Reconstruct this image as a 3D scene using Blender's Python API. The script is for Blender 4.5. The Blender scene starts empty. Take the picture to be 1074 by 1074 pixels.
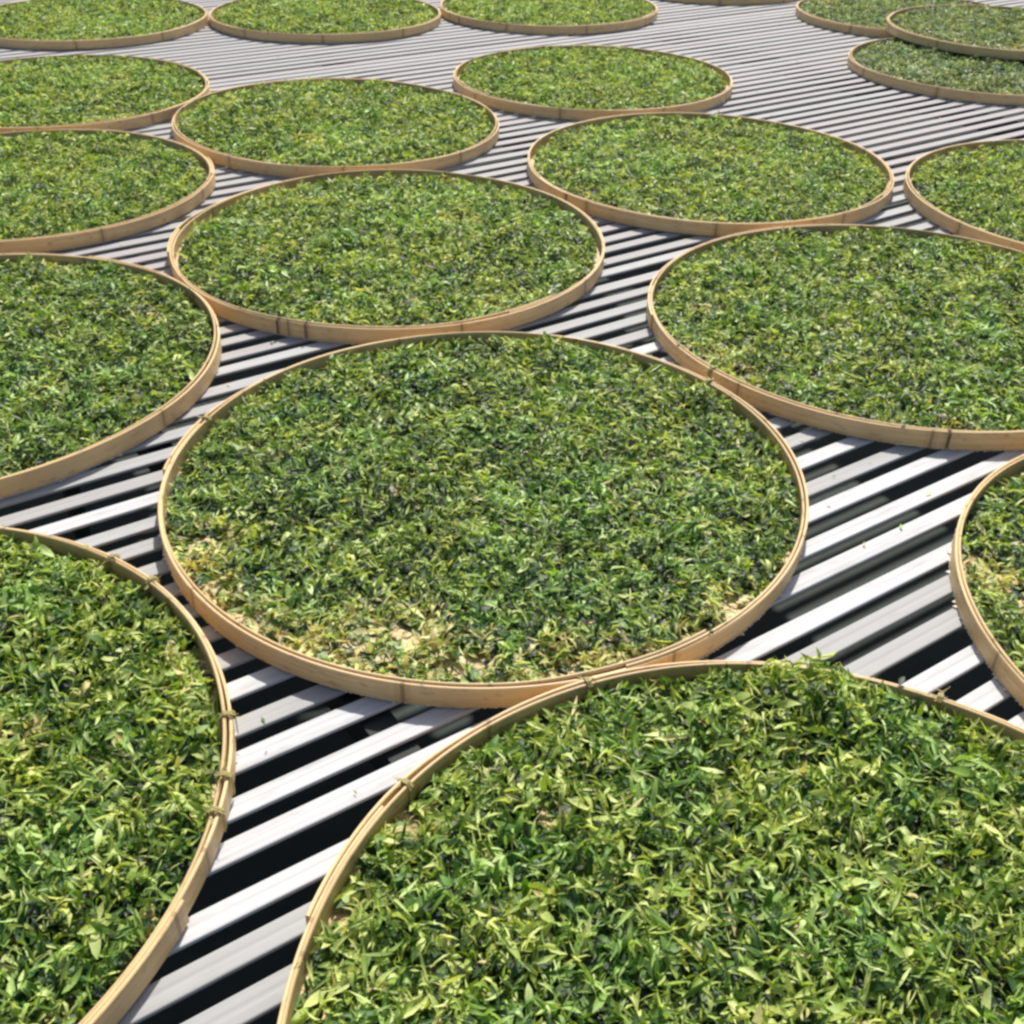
import bpy, math, random
import numpy as np
from mathutils import Matrix, Vector

# ------------------------------------------------------------------ camera, sky, sun, exposure
scene = bpy.context.scene
PITCH, ROLL = math.radians(34.119), math.radians(-1.123)
FOCAL_PX, HEIGHT, RIM_H = 1160.7, 0.9143, 0.035
cam_data = bpy.data.cameras.new("camera")
cam = bpy.data.objects.new("camera", cam_data)
scene.collection.objects.link(cam)
right = Vector((1, 0, 0)); down = Vector((0, -math.sin(PITCH), -math.cos(PITCH)))
fwd = Vector((0, math.cos(PITCH), -math.sin(PITCH)))
c_, s_ = math.cos(ROLL), math.sin(ROLL)
ax = right * c_ + down * s_
ay = right * s_ - down * c_
az = -fwd
m = Matrix((ax, ay, az)).transposed().to_4x4()
m.translation = Vector((0, 0, HEIGHT + RIM_H))
cam.matrix_world = m
cam_data.sensor_width = 36
cam_data.lens = 36 * FOCAL_PX / 1074
cam_data.clip_start = 0.02
cam_data.clip_end = 3000
scene.camera = cam

SUN_EL, SUN_AZ = math.radians(50), math.radians(8)      # azimuth from +Y (straight ahead) towards +X
world = bpy.data.worlds.new("World")
scene.world = world
world.use_nodes = True
wn = world.node_tree.nodes; wl = world.node_tree.links
sky = wn.new("ShaderNodeTexSky")
sky.sky_type = 'NISHITA'; sky.sun_disc = False
sky.sun_elevation = SUN_EL; sky.sun_rotation = SUN_AZ
sky.air_density = 1.0; sky.dust_density = 3.0; sky.ozone_density = 1.0
bg = wn["Background"]
wl.new(sky.outputs[0], bg.inputs[0]); bg.inputs[1].default_value = 0.10
sl = bpy.data.lights.new("sun", 'SUN')
sl.energy = 4.6; sl.angle = math.radians(0.9); sl.color = (1.0, 0.955, 0.88)
so = bpy.data.objects.new("sun", sl)
scene.collection.objects.link(so)
sd = Vector((math.cos(SUN_EL) * math.sin(SUN_AZ), math.cos(SUN_EL) * math.cos(SUN_AZ), math.sin(SUN_EL)))
so.rotation_euler = sd.to_track_quat('Z', 'Y').to_euler()
so.location = sd * 20
scene.view_settings.view_transform = 'Standard'
scene.view_settings.look = 'None'
scene.view_settings.exposure = 0.45
scene.view_settings.gamma = 1.0
scene.cycles.filter_width = 2.8

rng = np.random.default_rng(7)
random.seed(7)

# ------------------------------------------------------------------ helpers
def link(o, parent=None):
    scene.collection.objects.link(o)
    if parent: o.parent = parent
    return o

def tag(o, label=None, cat=None, group=None, kind=None):
    if label: o['label'] = label
    if cat: o['category'] = cat
    if group: o['group'] = group
    if kind: o['kind'] = kind
    return o

def np_mesh(name, verts, quads, uvs=None, attrs=None, smooth=False, mat=None):
    """verts (n,3), quads (m,4), attrs {name: (n,) floats}, uvs (n,2) per vertex"""
    me = bpy.data.meshes.new(name)
    verts = np.ascontiguousarray(verts, dtype=np.float32); quads = np.ascontiguousarray(quads, dtype=np.int32)
    me.vertices.add(len(verts)); me.vertices.foreach_set("co", verts.ravel())
    me.loops.add(quads.size); me.loops.foreach_set("vertex_index", quads.ravel())
    me.polygons.add(len(quads))
    me.polygons.foreach_set("loop_start", np.arange(0, quads.size, 4, dtype=np.int32))
    me.polygons.foreach_set("loop_total", np.full(len(quads), 4, dtype=np.int32))
    me.polygons.foreach_set("use_smooth", np.full(len(quads), smooth, dtype=bool))
    me.update(calc_edges=True)
    if uvs is not None:
        ul = me.uv_layers.new(name="UVMap")
        ul.data.foreach_set("uv", np.ascontiguousarray(uvs[quads.ravel()], dtype=np.float32).ravel())
    for k, a in (attrs or {}).items():
        at = me.attributes.new(k, 'FLOAT', 'POINT'); at.data.foreach_set("value", np.asarray(a, dtype=np.float32))
    if mat: me.materials.append(mat)
    me.validate()
    return me

class N:
    """tiny node helper"""
    def __init__(self, name):
        self.m = bpy.data.materials.new(name); self.m.use_nodes = True
        self.t = self.m.node_tree; self.b = self.t.nodes["Principled BSDF"]
        self.out = self.t.nodes["Material Output"]
    def n(self, kind, **kw):
        x = self.t.nodes.new(kind)
        for k, v in kw.items(): setattr(x, k, v)
        return x
    def l(self, a, b): self.t.links.new(a, b)
    def noise(self, vec, scale, detail=3, rough=.55):
        x = self.n("ShaderNodeTexNoise"); x.inputs["Scale"].default_value = scale
        x.inputs["Detail"].default_value = detail; x.inputs["Roughness"].default_value = rough
        if vec: self.l(vec, x.inputs["Vector"])
        return x.outputs["Fac"]
    def ramp(self, fac, stops):
        x = self.n("ShaderNodeValToRGB"); e = x.color_ramp.elements
        while len(e) < len(stops): e.new(0.5)
        for i, (p, c) in enumerate(stops):
            e[i].position = p; e[i].color = (*c, 1)
        self.l(fac, x.inputs[0]); return x.outputs[0]
    def math(self, op, a, b=None, c=None):
        x = self.n("ShaderNodeMath", operation=op)
        for i, v in enumerate((a, b, c)):
            if v is None: continue
            if isinstance(v, (int, float)): x.inputs[i].default_value = v
            else: self.l(v, x.inputs[i])
        return x.outputs[0]
    def mix(self, fac, a, b, mode='MIX'):
        x = self.n("ShaderNodeMix", data_type='RGBA', blend_type=mode)
        for s, v in ((x.inputs[0], fac), (x.inputs[6], a), (x.inputs[7], b)):
            if isinstance(v, (int, float)): s.default_value = v
            elif isinstance(v, tuple): s.default_value = (*v, 1)
            else: self.l(v, s)
        return x.outputs[2]
    def bump(self, h, strength, dist=.001):
        x = self.n("ShaderNodeBump"); x.inputs["Strength"].default_value = strength
        x.inputs["Distance"].default_value = dist
        self.l(h, x.inputs["Height"]); self.l(x.outputs[0], self.b.inputs["Normal"])
    def mapping(self, src, scale):
        x = self.n("ShaderNodeMapping"); x.inputs["Scale"].default_value = scale
        self.l(src, x.inputs[0]); return x.outputs[0]

# ------------------------------------------------------------------ materials
def mat_bamboo(name, light, dark, joints=True):
    k = N(name)
    uv = k.n("ShaderNodeUVMap").outputs[0]
    info = k.n("ShaderNodeObjectInfo").outputs["Random"]
    add = k.n("ShaderNodeVectorMath", operation='ADD'); k.l(uv, add.inputs[0])
    comb = k.n("ShaderNodeCombineXYZ"); k.l(k.math('MULTIPLY', info, 37.0), comb.inputs[0]); k.l(comb.outputs[0], add.inputs[1])
    v = add.outputs[0]
    f1 = k.noise(k.mapping(v, (3.0, 260.0, 1)), 1.0, 4, .6)
    f2 = k.noise(k.mapping(v, (2.2, 14.0, 1)), 1.6, 3, .6)
    f3 = k.noise(k.mapping(v, (18, 40, 1)), 2.0, 4, .7)
    col = k.ramp(f1, [(.25, dark), (.62, light)])
    col = k.mix(k.math('MULTIPLY', k.ramp(f2, [(.4, (0, 0, 0)), (.75, (1, 1, 1))]), .55), col, tuple(x * .72 for x in dark))
    col = k.mix(k.math('MULTIPLY', k.ramp(f3, [(.56, (0, 0, 0)), (.72, (1, 1, 1))]), .6), col, (.17, .115, .05))
    if joints:   # bamboo nodes: a thin darker ring across the strip every 30 cm or so
        sep = k.n("ShaderNodeSeparateXYZ"); k.l(v, sep.inputs[0])
        wob = k.math('MULTIPLY', k.noise(k.mapping(v, (1, 60, 1)), 2), .006)
        fr = k.math('FRACT', k.math('ADD', k.math('MULTIPLY', sep.outputs[0], 2.9), wob))
        d = k.math('ABSOLUTE', k.math('SUBTRACT', fr, .5))
        j = k.math('LESS_THAN', d, .0085)
        col = k.mix(k.math('MULTIPLY', j, .6), col, (.16, .085, .03))
        j2 = k.math('LESS_THAN', d, .03)
        col = k.mix(k.math('MULTIPLY', j2, .22), col, (.3, .19, .08))
    k.l(col, k.b.inputs["Base Color"])
    k.b.inputs["Roughness"].default_value = .5
    k.b.inputs["Specular IOR Level"].default_value = .35
    k.bump(f1, .35, .0008)
    return k.m

M_OUT = mat_bamboo("bamboo_outer", (.77, .555, .285), (.58, .39, .18))
M_IN = mat_bamboo("bamboo_inner", (.64, .47, .24), (.42, .28, .115))  # darker than the outer strip: shade of the inner wall put into its colour

def mat_weave():
    k = N("woven_bamboo")
    tc = k.n("ShaderNodeTexCoord").outputs["Object"]
    br = k.n("ShaderNodeTexBrick"); br.offset = .5
    k.l(tc, br.inputs["Vector"])
    br.inputs["Scale"].default_value = 60; br.inputs["Mortar Size"].default_value = .05
    br.inputs["Brick Width"].default_value = .9; br.inputs["Row Height"].default_value = .45
    br.inputs["Color1"].default_value = (.66, .51, .28, 1); br.inputs["Color2"].default_value = (.50, .37, .18, 1)
    br.inputs["Mortar"].default_value = (.24, .16, .075, 1)
    n = k.noise(tc, 30, 4, .6)
    col = k.mix(k.math('MULTIPLY', n, .35), br.outputs["Color"], (.48, .36, .18))
    k.l(col, k.b.inputs["Base Color"]); k.b.inputs["Roughness"].default_value = .65
    k.bump(br.outputs["Fac"], -.8, .001)
    return k.m
M_WEAVE = mat_weave()

def mat_plain(name, c1, c2, scale, rough):
    k = N(name); tc = k.n("ShaderNodeTexCoord").outputs["Object"]
    k.l(k.ramp(k.noise(tc, scale, 4, .65), [(.3, c1), (.7, c2)]), k.b.inputs["Base Color"])
    k.b.inputs["Roughness"].default_value = rough
    return k.m
M_TIE = mat_plain("dark_rattan_tie", (.09, .055, .022), (.17, .105, .045), 400, .6)
M_KNOT = mat_plain("green_fibre_tie", (.22, .20, .05), (.42, .34, .12), 300, .6)
M_FRINGE = mat_plain("pale_fringe", (.55, .48, .36), (.75, .70, .58), 200, .5)

def mat_leaf(name, shift, stops, spec=.36):
    k = N(name)
    tint = k.n("ShaderNodeAttribute", attribute_name="tint").outputs["Fac"]
    along = k.n("ShaderNodeAttribute", attribute_name="along").outputs["Fac"]
    tc = k.n("ShaderNodeTexCoord").outputs["Object"]
    big = k.noise(tc, 5.0, 3, .6)
    t = k.math('ADD', k.math('ADD', tint, shift), k.math('MULTIPLY', k.math('SUBTRACT', big, .5), .42))
    t = k.math('ADD', t, k.math('MULTIPLY', along, .07))
    col = k.ramp(t, stops)
    # patches of bluish older leaf and of yellowish young leaf
    hue = k.noise(tc, 9.0, 3, .65)
    col = k.mix(k.math('MULTIPLY', k.ramp(hue, [(.50, (0, 0, 0)), (.68, (1, 1, 1))]), .55), col, k.mix(1.0, col, (.66, 1.0, 1.2), 'MULTIPLY'))
    col = k.mix(k.math('MULTIPLY', k.ramp(hue, [(.30, (1, 1, 1)), (.50, (0, 0, 0))]), .55), col, k.mix(1.0, col, (1.28, 1.08, .85), 'MULTIPLY'))
    # a few withered, straw-brown pieces
    dry = k.n("ShaderNodeAttribute", attribute_name="dry").outputs["Fac"]
    col = k.mix(dry, col, (.66, .55, .28))
    fine = k.noise(tc, 500, 2, .5)
    col = k.mix(.5, col, k.mix(1.0, col, k.ramp(fine, [(.3, (.55, .6, .5)), (.7, (1.25, 1.25, 1.1))]), 'MULTIPLY'))
    k.l(col, k.b.inputs["Base Color"])
    k.b.inputs["Roughness"].default_value = .50
    k.b.inputs["Specular IOR Level"].default_value = spec
    tr = k.n("ShaderNodeBsdfTranslucent")
    k.l(k.mix(1.0, col, (1.5, 1.45, .55), 'MULTIPLY'), tr.inputs[0])
    mx = k.n("ShaderNodeMixShader"); mx.inputs[0].default_value = .3
    k.l(k.b.outputs[0], mx.inputs[1]); k.l(tr.outputs[0], mx.inputs[2]); k.l(mx.outputs[0], k.out.inputs[0])
    return k.m
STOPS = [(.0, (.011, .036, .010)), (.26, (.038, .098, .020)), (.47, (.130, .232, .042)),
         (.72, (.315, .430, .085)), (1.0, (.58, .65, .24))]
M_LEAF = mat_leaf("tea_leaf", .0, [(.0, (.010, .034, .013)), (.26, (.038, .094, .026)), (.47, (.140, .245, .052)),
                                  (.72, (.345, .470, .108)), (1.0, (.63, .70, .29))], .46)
M_LEAF_FRESH = mat_leaf("tea_leaf_fresh", .15, STOPS)
M_LEAF_WILT = mat_leaf("tea_leaf_wilted", -.07, [(.0, (.020, .045, .026)), (.26, (.066, .115, .058)), (.47, (.175, .250, .120)),
                                  (.72, (.330, .410, .210)), (1.0, (.58, .62, .40))], .55)

def mat_slat():
    k = N("white_slat")
    uv = k.n("ShaderNodeUVMap").outputs[0]
    tone = k.n("ShaderNodeAttribute", attribute_name="tone").outputs["Fac"]
    f = k.noise(k.mapping(uv, (2.5, 120, 1)), 1, 4, .6)
    g = k.noise(k.mapping(uv, (9, 40, 1)), 1, 5, .7)
    base = k.ramp(tone, [(0, (.350, .322, .322)), (.25, (.330, .325, .318)), (.6, (.345, .350, .345)), (1, (.400, .408, .405)), (1, (.50, .505, .51))])
    col = k.mix(k.math('MULTIPLY', k.ramp(f, [(.35, (1, 1, 1)), (.6, (0, 0, 0))]), .3), base, (.24, .23, .225))
    col = k.mix(k.math('MULTIPLY', k.ramp(g, [(.54, (0, 0, 0)), (.74, (1, 1, 1))]), .5), col, (.24, .225, .205))
    k.l(col, k.b.inputs["Base Color"]); k.b.inputs["Roughness"].default_value = .72
    k.b.inputs["Specular IOR Level"].default_value = .2
    k.bump(f, .2, .0005)
    return k.m
M_SLAT = mat_slat()
M_BEAM = mat_plain("dark_steel_beam", (.010, .013, .012), (.020, .022, .020), 25, .8)
M_GROUND = mat_plain("dark_ground", (.032, .044, .040), (.048, .058, .053), 7, .9)

# ------------------------------------------------------------------ ground
gv = np.array([(-1500, -1500, -1.1), (1500, -1500, -1.1), (1500, 1500, -1.1), (-1500, 1500, -1.1)])
tag(link(bpy.data.objects.new("ground", np_mesh("ground", gv, np.array([[0, 1, 2, 3]]), mat=M_GROUND))), kind='structure')

# ------------------------------------------------------------------ drying rack: slatted top on beams and legs
ANG = math.radians(34.7)
du = np.array([math.cos(ANG), math.sin(ANG)]); dn = np.array([-math.sin(ANG), math.cos(ANG)])
known = [.617, .670, .7215, .789, .841, .901, .954, 1.0157]
mid = list(np.linspace(1.0157, 1.542, 10)[1:-1] + rng.uniform(-.003, .003, 8))
known2 = [1.542, 1.602, 1.657, 1.712, 1.7695, 1.836, 1.890, 1.9505, 2.0035]
pos = known + mid + known2
p = .617
while p > -1.6: p -= .0575 + rng.uniform(-.006, .007); pos.append(p)
p = 2.0035
while p < 7.0: p += .0572 + rng.uniform(-.005, .006); pos.append(p)
pos = sorted(pos)
V, Q, UV, TONE = [], [], [], []
base = 0
# cross-section of one slat: a shallow channel along the middle of the top, rounded shoulders
W, TH = .0152, .0045
sec = [(-W, -TH), (-W, -.0016), (-W + .0008, -.0005), (-W + .0022, 0), (-.0034, 0), (-.0012, -.0004), (.0012, -.0004), (.0034, 0),
       (W - .0022, 0), (W - .0008, -.0005), (W, -.0016), (W, -TH)]
NS = 24
tt = np.linspace(-4.5, 9.5, NS + 1)
for i, s in enumerate(pos):
    wob = np.cumsum(rng.normal(0, .0004, NS + 1)); wob -= wob.mean()
    zw = rng.normal(0, .0004) - .0004; wsc = 1 + rng.normal(0, .035); tilt = rng.normal(0, .012)
    tone = rng.random() * (1.0 if s < 1.9 else .45) + (.2 if s < 1.7 else 0)
    wsc *= 1.0 if s < 1.8 else 1.0 + min(.22, (s - 1.8) * .12)
    for j, t in enumerate(tt):
        for a, (o, z) in enumerate(sec):
            o2 = o * wsc
            q = du * t + dn * (s + o2 + wob[j])
            V.append((q[0], q[1], z + zw + tilt * o2 - .0004))
            UV.append((t + i * 3.7, o2 + i * .31)); TONE.append(tone)
    K = len(sec)
    for j in range(NS):
        for a in range(K):
            b2 = (a + 1) % K
            Q.append((base + j * K + a, base + (j + 1) * K + a, base + (j + 1) * K + b2, base + j * K + b2))
    base += K * (NS + 1)
rack = link(bpy.data.objects.new("drying_rack", None))
tag(rack, "wide drying rack with a top of parallel white slats under all the round trays", "drying rack")
link(bpy.data.objects.new("slatted_top", np_mesh("slatted_top", np.array(V), np.array(Q), np.array(UV), {"tone": TONE}, mat=M_SLAT)), rack)

def box_mesh(name, corners_lo, corners_hi, mat):
    (x0, y0, z0), (x1, y1, z1) = corners_lo, corners_hi
    v = np.array([(x0, y0, z0), (x1, y0, z0), (x1, y1, z0), (x0, y1, z0), (x0, y0, z1), (x1, y0, z1), (x1, y1, z1), (x0, y1, z1)])
    q = np.array([(0, 3, 2, 1), (4, 5, 6, 7), (0, 1, 5, 4), (1, 2, 6, 5), (2, 3, 7, 6), (3, 0, 4, 7)])
    return np_mesh(name, v, q, mat=mat)
for t in (-3.6, -2.1, -.62, .42, 2.0, 3.5, 5.0, 6.6, 8.4):
    o = link(bpy.data.objects.new("support_beam", box_mesh("support_beam", (-.02, -1.6, -.062), (.02, 6.9, -.0125), M_BEAM)), rack)
    o.location = (du[0] * t, du[1] * t, 0); o.rotation_euler = (0, 0, ANG)
for t in (-3.6, .42, 5.0):
    for s in (-1.4, 2.6, 6.6):
        q = du * t + dn * s
        o = link(bpy.data.objects.new("leg", box_mesh("leg", (-.018, -.018, -1.099), (.018, .018, -.0625), M_BEAM)), rack)
        o.location = (q[0], q[1], 0); o.rotation_euler = (0, 0, ANG)

# ------------------------------------------------------------------ tray builder
def hoop(name, R, t, z0, z1, lap, a2, b2, mat, flip=1, seed=0, overlap=.30):
    """a bamboo strip bent to a ring whose ends lap over each other by about 15 cm"""
    r = np.random.default_rng(seed)
    n = 220
    tot = 2 * math.pi + overlap
    ph = np.linspace(0, tot, n + 1)
    k = np.clip((ph - (tot - overlap - .35)) / .35, 0, 1); k = k * k * (3 - 2 * k)
    off = k * (t + .0006) * flip
    w1, w2 = r.uniform(0, 6.28, 2)
    wr = .0014 * np.sin(3 * ph + w1) + .0006 * np.sin(7 * ph + w2); wz = .0012 * np.sin(2 * ph + w2) + .0007 * np.sin(5 * ph + w1)
    an = ph + lap
    rad = R + a2 * np.cos(2 * an) + b2 * np.sin(2 * an) + wr + off
    c = t * .28
    sec = [(-t / 2, z0 + c), (-t / 2, z1 - c), (-t / 2 + c, z1), (t / 2 - c, z1), (t / 2, z1 - c), (t / 2, z0 + c), (t / 2 - c, z0), (-t / 2 + c, z0)]
    K = len(sec); V = []; UV = []
    peri = [0, .03, .032, .036, .038, .068, .07, .074]
    for i in range(n + 1):
        lift = .0015 * k[i]
        for a, (o, z) in enumerate(sec):
            zz = z + (wz[i] + lift if z > (z0 + z1) / 2 else 0)
            V.append(((rad[i] + o) * math.cos(an[i]), (rad[i] + o) * math.sin(an[i]), zz))
            UV.append((ph[i] * R, peri[a] + seed * .13))
    Q = [(i * K + a, (i + 1) * K + a, (i + 1) * K + (a + 1) % K, i * K + (a + 1) % K) for i in range(n) for a in range(K)]
    for i in (0, n):
        b = i * K
        Q += [(b, b + 1, b + 4, b + 5), (b + 1, b + 2, b + 3, b + 4), (b + 5, b + 6, b + 7, b)]
    Q = np.array(Q); 
    return np_mesh(name, np.array(V), Q, np.array(UV), mat=mat)

def base_mesh(R, a2, b2):
    V = []; nr, na = 10, 96
    for i in range(nr + 1):
        for j in range(na):
            an = 2 * math.pi * j / na
            r = (R + a2 * math.cos(2 * an) + b2 * math.sin(2 * an)) * (.02 + .98 * i / nr)
            V.append((r * math.cos(an), r * math.sin(an), .0062))
    Q = [(i * na + j, (i + 1) * na + j, (i + 1) * na + (j + 1) % na, i * na + (j + 1) % na) for i in range(nr) for j in range(na)]
    V2 = [(x, y, .0042) for x, y, z in V]; o = len(V)
    Q2 = [(o + a, o + d, o + c, o + b) for a, b, c, d in Q]
    return np_mesh("woven_base", np.array(V + V2), np.array(Q + Q2), mat=M_WEAVE)

def tie_mesh(R, mat, w=.0035, seed=0, tuft=False):
    """a binding wrapped over the rim at angle 0, radius R"""
    r = np.random.default_rng(seed)
    V = []; Q = []
    loops = 2 if not tuft else 3
    for L in range(loops):
        y0 = (L - (loops - 1) / 2) * w * 1.05
        tl = r.normal(0, .0018)
        prof = [(-.0075, .010), (-.0078, .034), (-.003, .0375), (.003, .0378), (.0085, .0345), (.0082, .006)]
        b = len(V)
        for i, (x, z) in enumerate(prof):
            s = tl * (i / 5 - .5)
            for dx, dy in ((0, -w / 2), (0, w / 2)):
                V.append((R + x, y0 + dy + s, z))
            nx = (1 if i > 2 else -1) * .0011 if i not in (2, 3) else 0
            nz = .0011 if i in (2, 3) else 0
            for dy in (w / 2, -w / 2):
                V.append((R + x + nx, y0 + dy * .7 + s, z + nz))
        for i in range(5):
            for a in range(4):
                Q.append((b + i * 4 + a, b + (i + 1) * 4 + a, b + (i + 1) * 4 + (a + 1) % 4, b + i * 4 + (a + 1) % 4))
    if tuft:
        for _ in range(9):   # frayed fibre ends
            a = r.uniform(0, 6.28); L = r.uniform(.006, .016); b = len(V)
            p0 = np.array((R + r.uniform(-.004, .008), r.uniform(-.005, .005), r.uniform(.030, .038)))
            d = np.array((math.cos(a), math.sin(a), r.uniform(-.3, .7))); d /= np.linalg.norm(d)
            sd_ = np.cross(d, (0, 0, 1)); sd_ /= np.linalg.norm(sd_); sd_ *= .0011
            V += [tuple(p0 - sd_), tuple(p0 + sd_), tuple(p0 + d * L + sd_ * .3), tuple(p0 + d * L - sd_ * .3)]
            Q.append((b, b + 1, b + 2, b + 3))
    return np_mesh("tie", np.array(V), np.array(Q), mat=mat)

def fringe_mesh(R, a2, b2, seed):
    """thin pale ring with a ragged outline, just showing under the hoop"""
    r = np.random.default_rng(seed); n = 900; V = []
    out = r.uniform(-.0015, .0005, n); out[::2] -= .0015
    for k in r.integers(0, n, 40): out[k] = r.uniform(.001, .005)
    for i in range(n):
        an = 2 * math.pi * i / n
        ov = a2 * math.cos(2 * an) + b2 * math.sin(2 * an)
        for rr in (R - .006 + ov, R - .0005 + out[i] + ov):
            for z in (.0006, .0022): V.append((rr * math.cos(an), rr * math.sin(an), z))
    Q = []
    for i in range(n):
        a, b = i * 4, ((i + 1) % n) * 4
        Q += [(a + 1, a + 3, b + 3, b + 1), (a, b, b + 2, a + 2), (a + 2, b + 2, b + 3, a + 3), (a, a + 1, b + 1, b)]
    return np_mesh("rim_fringe", np.array(V), np.array(Q), mat=M_FRINGE)

# ------------------------------------------------------------------ tea leaves
def value_noise(x, y, cell, seed):
    r = np.random.default_rng(seed); g = r.random((64, 64))
    u = x / cell + 31.3; v = y / cell + 31.7
    i = np.floor(u).astype(int) % 63; j = np.floor(v).astype(int) % 63
    fu = u - np.floor(u); fv = v - np.floor(v); fu = fu * fu * (3 - 2 * fu); fv = fv * fv * (3 - 2 * fv)
    return (g[i, j] * (1 - fu) + g[i + 1, j] * fu) * (1 - fv) + (g[i, j + 1] * (1 - fu) + g[i + 1, j + 1] * fu) * fv

def leaf_layer(name, R, a2, b2, count, seed, mat, bare=(), mound=(), size=1.0, lean=1.0, over=5, mean_tint=.47):
    r = np.random.default_rng(seed)
    n = int(count * 1.35)
    rad = (R - .008) * np.sqrt(r.random(n)); an = r.uniform(0, 2 * math.pi, n)
    x = rad * np.cos(an); y = rad * np.sin(an)
    lim = R - .011 + a2 * np.cos(2 * an) + b2 * np.sin(2 * an)
    keep = rad < lim
    # thin, ragged margin beside the hoop and the patches where the mat shows through
    edge = (lim - rad); ragged = value_noise(x, y, .05, seed + 5)
    keep &= (edge > .002 + .022 * ragged ** 2) | (r.random(n) < .40)
    for bx, by, br, pr in bare:
        d = np.hypot(x - bx, (y - by) * 1.2) + .022 * (value_noise(x, y, .022, seed + 9) - .5)
        keep &= (d > br) | (r.random(n) > pr)
    x, y, rad, an, edge = x[keep][:count], y[keep][:count], rad[keep][:count], an[keep][:count], edge[keep][:count]
    n = len(x)
    hgt = .012 + .009 * value_noise(x, y, .08, seed + 1) + .027 * value_noise(x, y, .026, seed + 2) ** 1.5
    hgt *= np.clip(.45 + edge / .05, .45, 1)
    for mx, my, mr, mh in mound: hgt += mh * np.exp(-((x - mx) ** 2 + (y - my) ** 2) / mr ** 2)
    for bx, by, br, pr in bare: hgt *= 1 - .55 * np.exp(-((x - bx) ** 2 + (y - by) ** 2) / (br * 1.3) ** 2)
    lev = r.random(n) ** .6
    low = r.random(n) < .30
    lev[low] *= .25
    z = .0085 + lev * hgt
    # strays lying on the hoop
    ns = over
    if ns:
        sa = r.uniform(0, 2 * math.pi, ns)
        sr = R - .002 + a2 * np.cos(2 * sa) + b2 * np.sin(2 * sa) + r.uniform(-.006, .004, ns)
        x[:ns] = sr * np.cos(sa); y[:ns] = sr * np.sin(sa); z[:ns] = .0395
    L = size * np.clip(r.normal(.0225, .0070, n), .008, .040)
    Wd = L * r.uniform(.15, .34, n)
    Wd[low] = L[low] * r.uniform(.5, .7, low.sum())
    slim = (r.random(n) < .22) & ~low; Wd[slim] *= .45; L[slim] *= 1.15; L[:over] *= .6; Wd[:over] *= .5           # rolled buds and stems
    yaw = r.uniform(0, 2 * math.pi, n)
    pitch = r.normal(0, .42 * lean, n) + (r.random(n) < .16) * r.uniform(.4, 1.1, n) * lean * (lev > .5)
    roll = r.normal(0, .55, n)
    pitch[:ns] *= .3; roll[:ns] *= .3; pitch[low] *= .25; roll[low] *= .3
    curl = r.normal(.5, 1.15, n); fold = np.clip(r.normal(.55, .35, n), 0, 1.25); twist = r.normal(0, 1.3, n); fold[low] *= .2; curl[low] *= .2
    # template: 5 stations x 3 across
    us = np.array([0, .22, .5, .78, 1.0]); wd = np.array([.10, .78, 1.0, .62, .04])
    P = np.zeros((n, 5, 3, 3))
    for i, (u, w) in enumerate(zip(us, wd)):
        th = curl * (u - .5) * 2
        cx = L * (u - .5) * np.cos(th * .35); cz = -L * .36 * th * (u - .5) * 1.0
        tw = twist * (u - .5)
        for j, s in enumerate((-1, 0, 1)):
            wy = s * w * Wd * .5 * np.cos(fold); wz = abs(s) * w * Wd * .5 * np.sin(fold)
            P[:, i, j, 0] = cx
            P[:, i, j, 1] = wy * np.cos(tw) - wz * np.sin(tw)
            P[:, i, j, 2] = cz + wy * np.sin(tw) + wz * np.cos(tw)
    P = P.reshape(n, 15, 3)
    cr, sr_ = np.cos(roll)[:, None], np.sin(roll)[:, None]
    Y = P[..., 1] * cr - P[..., 2] * sr_; Z = P[..., 1] * sr_ + P[..., 2] * cr
    cp, sp = np.cos(pitch)[:, None], np.sin(pitch)[:, None]
    X = P[..., 0] * cp - Z * sp; Z = P[..., 0] * sp + Z * cp
    cy, sy = np.cos(yaw)[:, None], np.sin(yaw)[:, None]
    X, Y = X * cy - Y * sy, X * sy + Y * cy
    X += x[:, None]; Y += y[:, None]; Z += z[:, None]
    Z = np.maximum(Z, .0072 + .0006 * r.random((n, 1)))
    # nothing may cut through the hoop: pull points that reach beyond it back inside, except strays and overflow above it
    A = np.arctan2(Y, X); D = np.hypot(X, Y); lim2 = R - .0085 + a2 * np.cos(2 * A) + b2 * np.sin(2 * A)
    bad = (D > lim2) & (Z < .037)
    f = np.where(bad, lim2 / np.maximum(D, 1e-6), 1.0); f[:ns] = 1
    X *= f; Y *= f
    V = np.stack([X, Y, Z], -1).reshape(-1, 3)
    tq = np.array([(i * 3 + j, (i + 1) * 3 + j, (i + 1) * 3 + j + 1, i * 3 + j + 1) for i in range(4) for j in range(2)])
    Q = (tq[None] + (np.arange(n) * 15)[:, None, None]).reshape(-1, 4)
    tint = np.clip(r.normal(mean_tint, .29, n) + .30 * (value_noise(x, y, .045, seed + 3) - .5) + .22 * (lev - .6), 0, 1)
    tint[slim] += .15; tint[low] -= .42  # buried leaves darkened: shade of the gaps put into their tint
    dry = (r.random(n) < .018) * r.uniform(.4, 1, n)
    for bx, by, br, pr in bare:
        near = np.hypot(x - bx, y - by) < br * 1.9
        dry = np.where(near & (r.random(n) < .30), r.uniform(.4, 1.0, n), dry); tint = np.where(near & (r.random(n) < .6), tint + .2, tint)
    rep = lambda a: np.repeat(a, 15)
    along = np.tile(np.repeat(us, 3), n)
    return np_mesh(name, V, Q, None, {"tint": rep(tint), "along": along, "dry": rep(dry)}, smooth=True, mat=mat)

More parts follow.
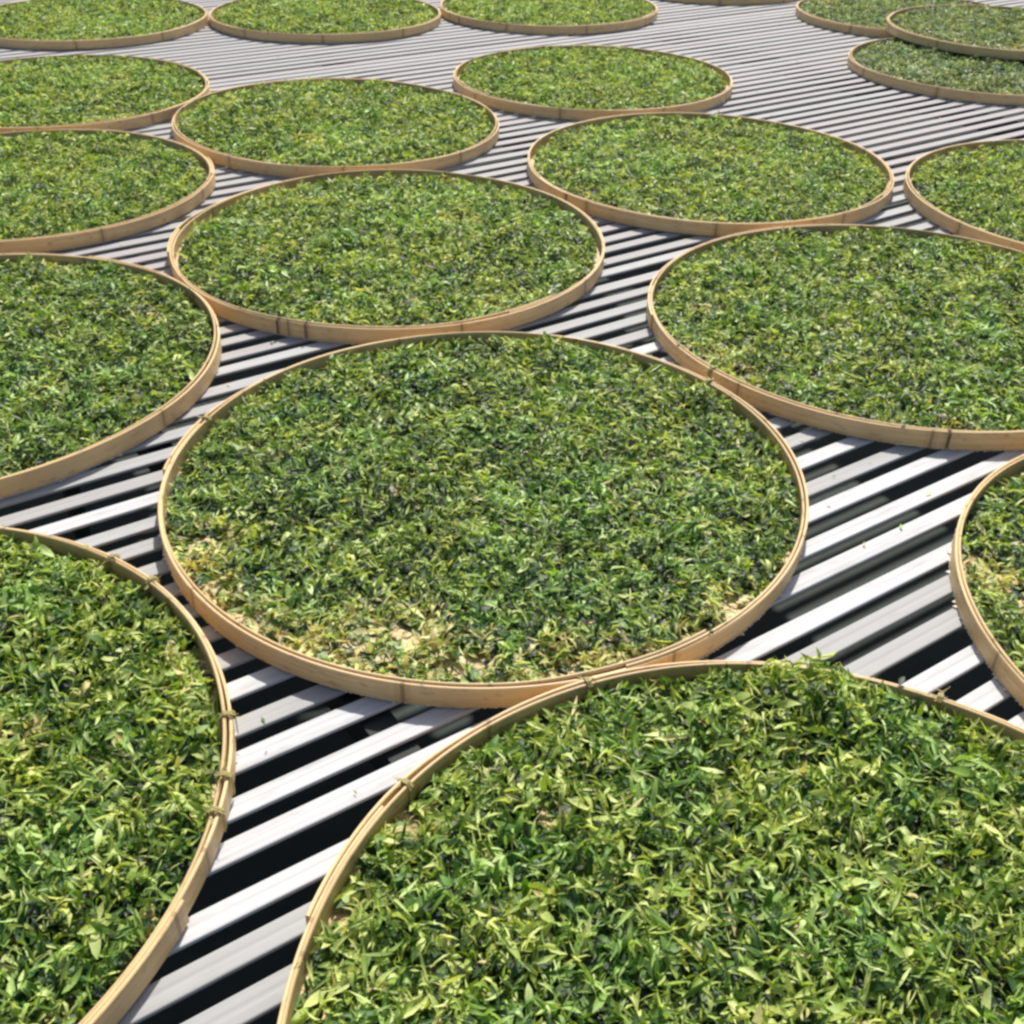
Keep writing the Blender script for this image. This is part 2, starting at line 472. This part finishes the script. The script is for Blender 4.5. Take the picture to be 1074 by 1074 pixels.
# ------------------------------------------------------------------ the trays: centre, radius, out-of-round terms, z, lap angle, ties
# name: (x, y, R, a2, b2, z, lap_deg, leaf key, dark ties, green ties, tray label, leaf label)
def deg_to(cx, cy, px, py): return math.degrees(math.atan2(py - cy, px - cx))
TRAYS = [
 ("centre", -.042, 1.4749, .4987, -.0026, .0028, 0, 166, "c", [], [(-.51, 1.61), (.36, 1.79)],
  "round bamboo tray in the middle of the photo behind the two nearest trays", "tea leaves on the central tray, with tan bare patches near its front rim"),
 ("A", -.2936, 2.4806, .5019, -.0051, -.0034, 0, 178, "a", [(-.441, 2.079), (-.394, 2.057)], [],
  "bamboo tray directly behind the middle tray, two dark ties on its front left rim", "tea leaves on the tray with two dark ties, just behind the middle tray"),
 ("C", .5277, 3.123, .5083, -.0038, -.0014, 0, 200, "b", [], [],
  "bamboo tray right of centre in the third row, behind the large right tray", "tea leaves on the whole tray right of centre in the third row"),
 ("D", -.5666, 3.501, .5029, -.0023, -.0236, 0, 30, "a", [], [],
  "slightly oval bamboo tray left of centre in the third row", "tea leaves on the slightly oval tray left of centre in the third row"),
 ("E", .2552, 4.133, .4929, .0017, .0034, 0, 80, "b", [], [],
  "whole tray in the upper middle with bare slats behind it", "tea leaves on the whole tray in the upper middle with bare slats behind it"),
 ("F", -.8531, 5.2189, .4983, .0014, -.0012, 0, 310, "a", [], [],
  "tray cut by the top edge, second from the left in the back row", "tea leaves on the second tray from the left in the back row"),
 ("G", .122, 5.4859, .4955, 0, 0, 0, 200, "b", [], [],
  "tray cut by the top edge, third from the left in the back row", "tea leaves on the third tray from the left in the back row"),
 ("H", -1.835, 5.0116, .4967, 0, 0, 0, 100, "b", [], [],
  "tray in the top left corner of the photo, leftmost of the back row", "tea leaves on the tray in the top left corner"),
 ("I", -1.5366, 3.7978, .4949, .0017, -.0021, 0, 250, "a", [], [],
  "tray at the left edge, second down from the top left corner", "tea leaves on the left-edge tray second down from the top"),
 ("J", -1.2783, 2.8473, .4690, .0033, -.0009, 0, 10, "b", [], [],
  "tray at the left edge, third down from the top left corner", "tea leaves on the left-edge tray third down from the top"),
 ("L2", -1.0536, 1.8319, .5008, -.0014, -.0021, 0, 60, "l", [], [(-.80, 1.395)],
  "tray at the left edge at mid height, left of the middle tray", "tea leaves on the left-edge tray at mid height, with straw-coloured flecks"),
 ("B", .788, 2.1154, .5101, .0044, .0039, 0, 168, "r", [(.725, 1.582)], [(.36, 1.83)],
  "large tray at the right edge with a stepped lap joint at its left rim", "tea leaves on the large right tray whose rim has a stepped lap joint"),
 ("R", 1.1057, 1.1335, .4970, .0012, -.0016, 0, 215, "s", [], [],
  "tray at the lower right edge showing only its left rim", "sliver of tea leaves with pale bare mat at the lower right edge"),
 ("P", .2974, .5449, .4915, .0034, -.0045, 0, 150, "p", [], [(-.115, .828), (.088, 1.005), (.52, .985)],
  "nearest tray at the bottom right, leaves spilling over its back rim", "bright green tea leaves heaped in the nearest bottom right tray, spilling over its rim"),
 ("Q", -.8066, .7832, .5086, -.0030, .0012, 0, 330, "q", [], [(-.547, 1.222), (-.475, 1.177), (-.325, .921), (-.308, .781), (-.305, .83)],
  "near tray in the bottom left corner with green fibre ties on its double rim", "green tea leaves in the bottom left corner tray"),
 ("K", 1.5398, 2.8895, .5100, -.0052, .0069, 0, 250, "b", [], [],
  "tray at the right edge behind the large right tray, its left half visible", "tea leaves on the right-edge tray behind the large right tray"),
 ("L", 1.7577, 4.4455, .5000, 0, 0, 0, 300, "w", [], [],
  "lower tray near the top right, another tray resting on its back rim", "pale tea leaves on the top right tray shaded by the raised tray above"),
 ("M", 1.760, 5.500, .4950, 0, 0, 0, 120, "w", [], [],
  "tray cut by the top edge at the right, behind the raised tray", "pale tea leaves on the tray at the top edge left of the raised tray"),
 ("N", 2.0345, 4.9675, .4970, .0017, .0038, .0385, 20, "w", [], [],
  "tray in the top right corner resting raised on two other trays", "pale tea leaves on the raised tray in the top right corner"),
 ("O", .980, 6.262, .4950, 0, 0, 0, 20, "w", [], [],
  "farthest tray, only its front rim showing at the very top of the photo", "tea leaves on the farthest tray at the very top of the photo"),
]
def loc(cx, cy, pts): return [(px - cx, py - cy, r, k) for px, py, r, k in pts]
KEYS = {
 "c": dict(count=31000, seed=11, mat=M_LEAF, size=.92, mean_tint=.49, bare=loc(-.042, 1.4749, [(-.163, 1.083, .050, .62), (-.13, 1.10, .020, .65), (-.44, 1.285, .035, .78), (.066, 1.02, .035, .72), (-.364, 1.12, .040, .78), (.304, 1.17, .024, .8), (-.25, 1.045, .035, .75), (-.05, 1.035, .035, .72), (-.475, 1.21, .025, .8), (-.42, 1.19, .03, .7), (-.30, 1.08, .03, .7), (.15, 1.04, .03, .55), (.26, 1.10, .025, .6)]), mound=[(.15, .42, .06, .010)]),
 "a": dict(count=28000, seed=22, mat=M_LEAF, size=.95, mean_tint=.52, bare=[(-.40, -.12, .02, .8), (.2, .3, .012, .7), (.1, -.2, .03, .5)], mound=[(.12, .40, .07, .008), (-.2, .1, .12, .008)]),
 "b": dict(count=28000, seed=33, mat=M_LEAF, size=.95, mean_tint=.54, bare=[(.33, -.1, .018, .8), (.43, .05, .02, .7)], mound=[]),
 "l": dict(count=28000, seed=44, mat=M_LEAF, size=.95, mean_tint=.48, bare=loc(-1.0536, 1.8319, [(-.729, 2.05, .022, .7), (-1.0, 2.29, .02, .6), (-.804, 1.731, .012, .8)]), mound=[]),
 "r": dict(count=28000, seed=55, mat=M_LEAF, size=.95, mean_tint=.50, bare=loc(.788, 2.1154, [(.871, 2.071, .012, .9), (.353, 1.93, .03, .75), (.38, 2.13, .022, .8), (.43, 1.84, .025, .85), (.754, 1.64, .018, .75)]), mound=[]),
 "s": dict(count=24000, seed=66, mat=M_LEAF, size=1.0, mean_tint=.50, bare=loc(1.1057, 1.1335, [(.665, 1.27, .030, .78), (.70, 1.20, .03, .7), (.66, 1.02, .03, .75)]), mound=[]),
 "p": dict(count=31000, seed=77, mat=M_LEAF_FRESH, size=1.04, lean=1.35, mean_tint=.45, bare=loc(.2974, .5449, [(.10, .80, .009, .8), (.049, .79, .010, .8), (-.16, .67, .014, .85), (-.10, .79, .016, .8)]), mound=[(.065, .445, .055, .036), (.13, .42, .05, .010), (-.02, .40, .06, .012), (-.05, .1, .25, .008)], over=12),
 "q": dict(count=31000, seed=88, mat=M_LEAF_FRESH, size=1.04, lean=1.3, mean_tint=.42, bare=loc(-.8066, .7832, [(-.372, 1.035, .028, .85), (-.445, .858, .012, .8), (-.55, .899, .012, .8)]), mound=[(.2, .3, .08, .008)], over=14),
 "w": dict(count=24000, seed=99, mat=M_LEAF_WILT, size=.95, mean_tint=.52, bare=[(-.40, -.15, .04, .8)], mound=[]),
}
leaf_cache = {}
proto = None
first_tie = {}
for idx, (key, cx, cy, R, a2, b2, z, lap, lk, dark, green, tlabel, llabel) in enumerate(TRAYS):
    tray = link(bpy.data.objects.new("bamboo_tray", None))
    tray.location = (cx, cy, z)
    tag(tray, tlabel, "tray", "round bamboo drying trays")
    lr = math.radians(lap)
    # outer strip, inner strip, woven mat
    link(bpy.data.objects.new("outer_hoop", hoop("outer_hoop", R - .0023, .0042, .0025, .0345, lr, a2, b2, M_OUT, 1, idx * 2 + 1)), tray)
    link(bpy.data.objects.new("inner_hoop", hoop("inner_hoop", R - .0071, .0040, .0066, .0352, lr + 2.2, a2, b2, M_IN, -1, idx * 2 + 2, .26)), tray)
    link(bpy.data.objects.new("woven_base", base_mesh(R - .0050, a2, b2)), tray)
    e = link(bpy.data.objects.new("rim_fringe", fringe_mesh(R, a2, b2, idx)), tray)  # pale ragged ring low under the hoop
    for pts, mt, w, tf in ((dark, M_TIE, .0028, False), (green, M_KNOT, .0026, True)):
        for q, (px, py) in enumerate(pts):
            a = math.atan2(py - cy, px - cx)
            rr = R - .0047 + a2 * math.cos(2 * a) + b2 * math.sin(2 * a)
            t = link(bpy.data.objects.new("tie", tie_mesh(rr, mt, w * .8, idx * 10 + q, tf)), tray)
            t.rotation_euler = (0, 0, a)
    # leaves: the near trays have their own, the far ones share a few layers turned to different sides
    own = lk in "clrspq"
    if own:
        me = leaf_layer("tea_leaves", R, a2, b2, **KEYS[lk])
    else:
        if lk not in leaf_cache: leaf_cache[lk] = leaf_layer("tea_leaves", .4945, 0, 0, **KEYS[lk])
        me = leaf_cache[lk]
    lv = link(bpy.data.objects.new("tea_leaves", me))
    lv.location = (cx, cy, z)
    if not own:
        lv.rotation_euler = (0, 0, [0, 1.9, 3.7, 5.2, .9, 2.8, 4.4][idx % 7])
        s = (R - abs(a2) - abs(b2) * (.9 if key == "D" else 1)) / .4985
        lv.scale = (s, s, 1)
        if key == "D":      # the out-of-round tray: stretch its leaves along the same diagonal
            lv.rotation_euler = (0, 0, math.radians(-45))
            lv.scale = ((R + .0236) / .4985, (R - .0236) / .4985, 1)
    tag(lv, llabel, "tea leaves", "layers of tea leaves drying on the trays", "stuff")
# ------------------------------------------------------------------ crumbs of leaf and dust of the mats fallen on the slats
V, Q = [], []
while len(Q) < 260:
    s = pos[rng.integers(20, len(pos))]; t = rng.uniform(-1.5, 6.5)
    q = du * t + dn * (s + rng.uniform(-.011, .011))
    gap = min(math.hypot(q[0] - c[1], q[1] - c[2]) - c[3] for c in TRAYS)
    if gap < .03 or gap > .30 or (gap > .12 and rng.random() < .6): continue
    a = rng.uniform(0, 6.28); L = rng.uniform(.003, .008); w = L * rng.uniform(.2, .4); b = len(V)
    ux, uy = math.cos(a), math.sin(a)
    for (k1, k2, z) in ((-1, 0, .0012), (0, -1, .0010 + rng.uniform(0, .002)), (1, 0, .0012), (0, 1, .0016)):
        V.append((q[0] + ux * L * k1 - uy * w * k2, q[1] + uy * L * k1 + ux * w * k2, z))
    Q.append((b, b + 1, b + 2, b + 3))
crumbs = np_mesh("leaf_crumbs", np.array(V), np.array(Q), None, {"tint": np.repeat(rng.uniform(.1, .8, len(Q)), 4), "along": np.zeros(len(V)), "dry": np.repeat((rng.random(len(Q)) < .3) * .9, 4)}, mat=M_LEAF)
tag(link(bpy.data.objects.new("leaf_crumbs", crumbs)), "tiny leaf crumbs fallen on the white slats between the trays", "leaf crumbs", kind="stuff")
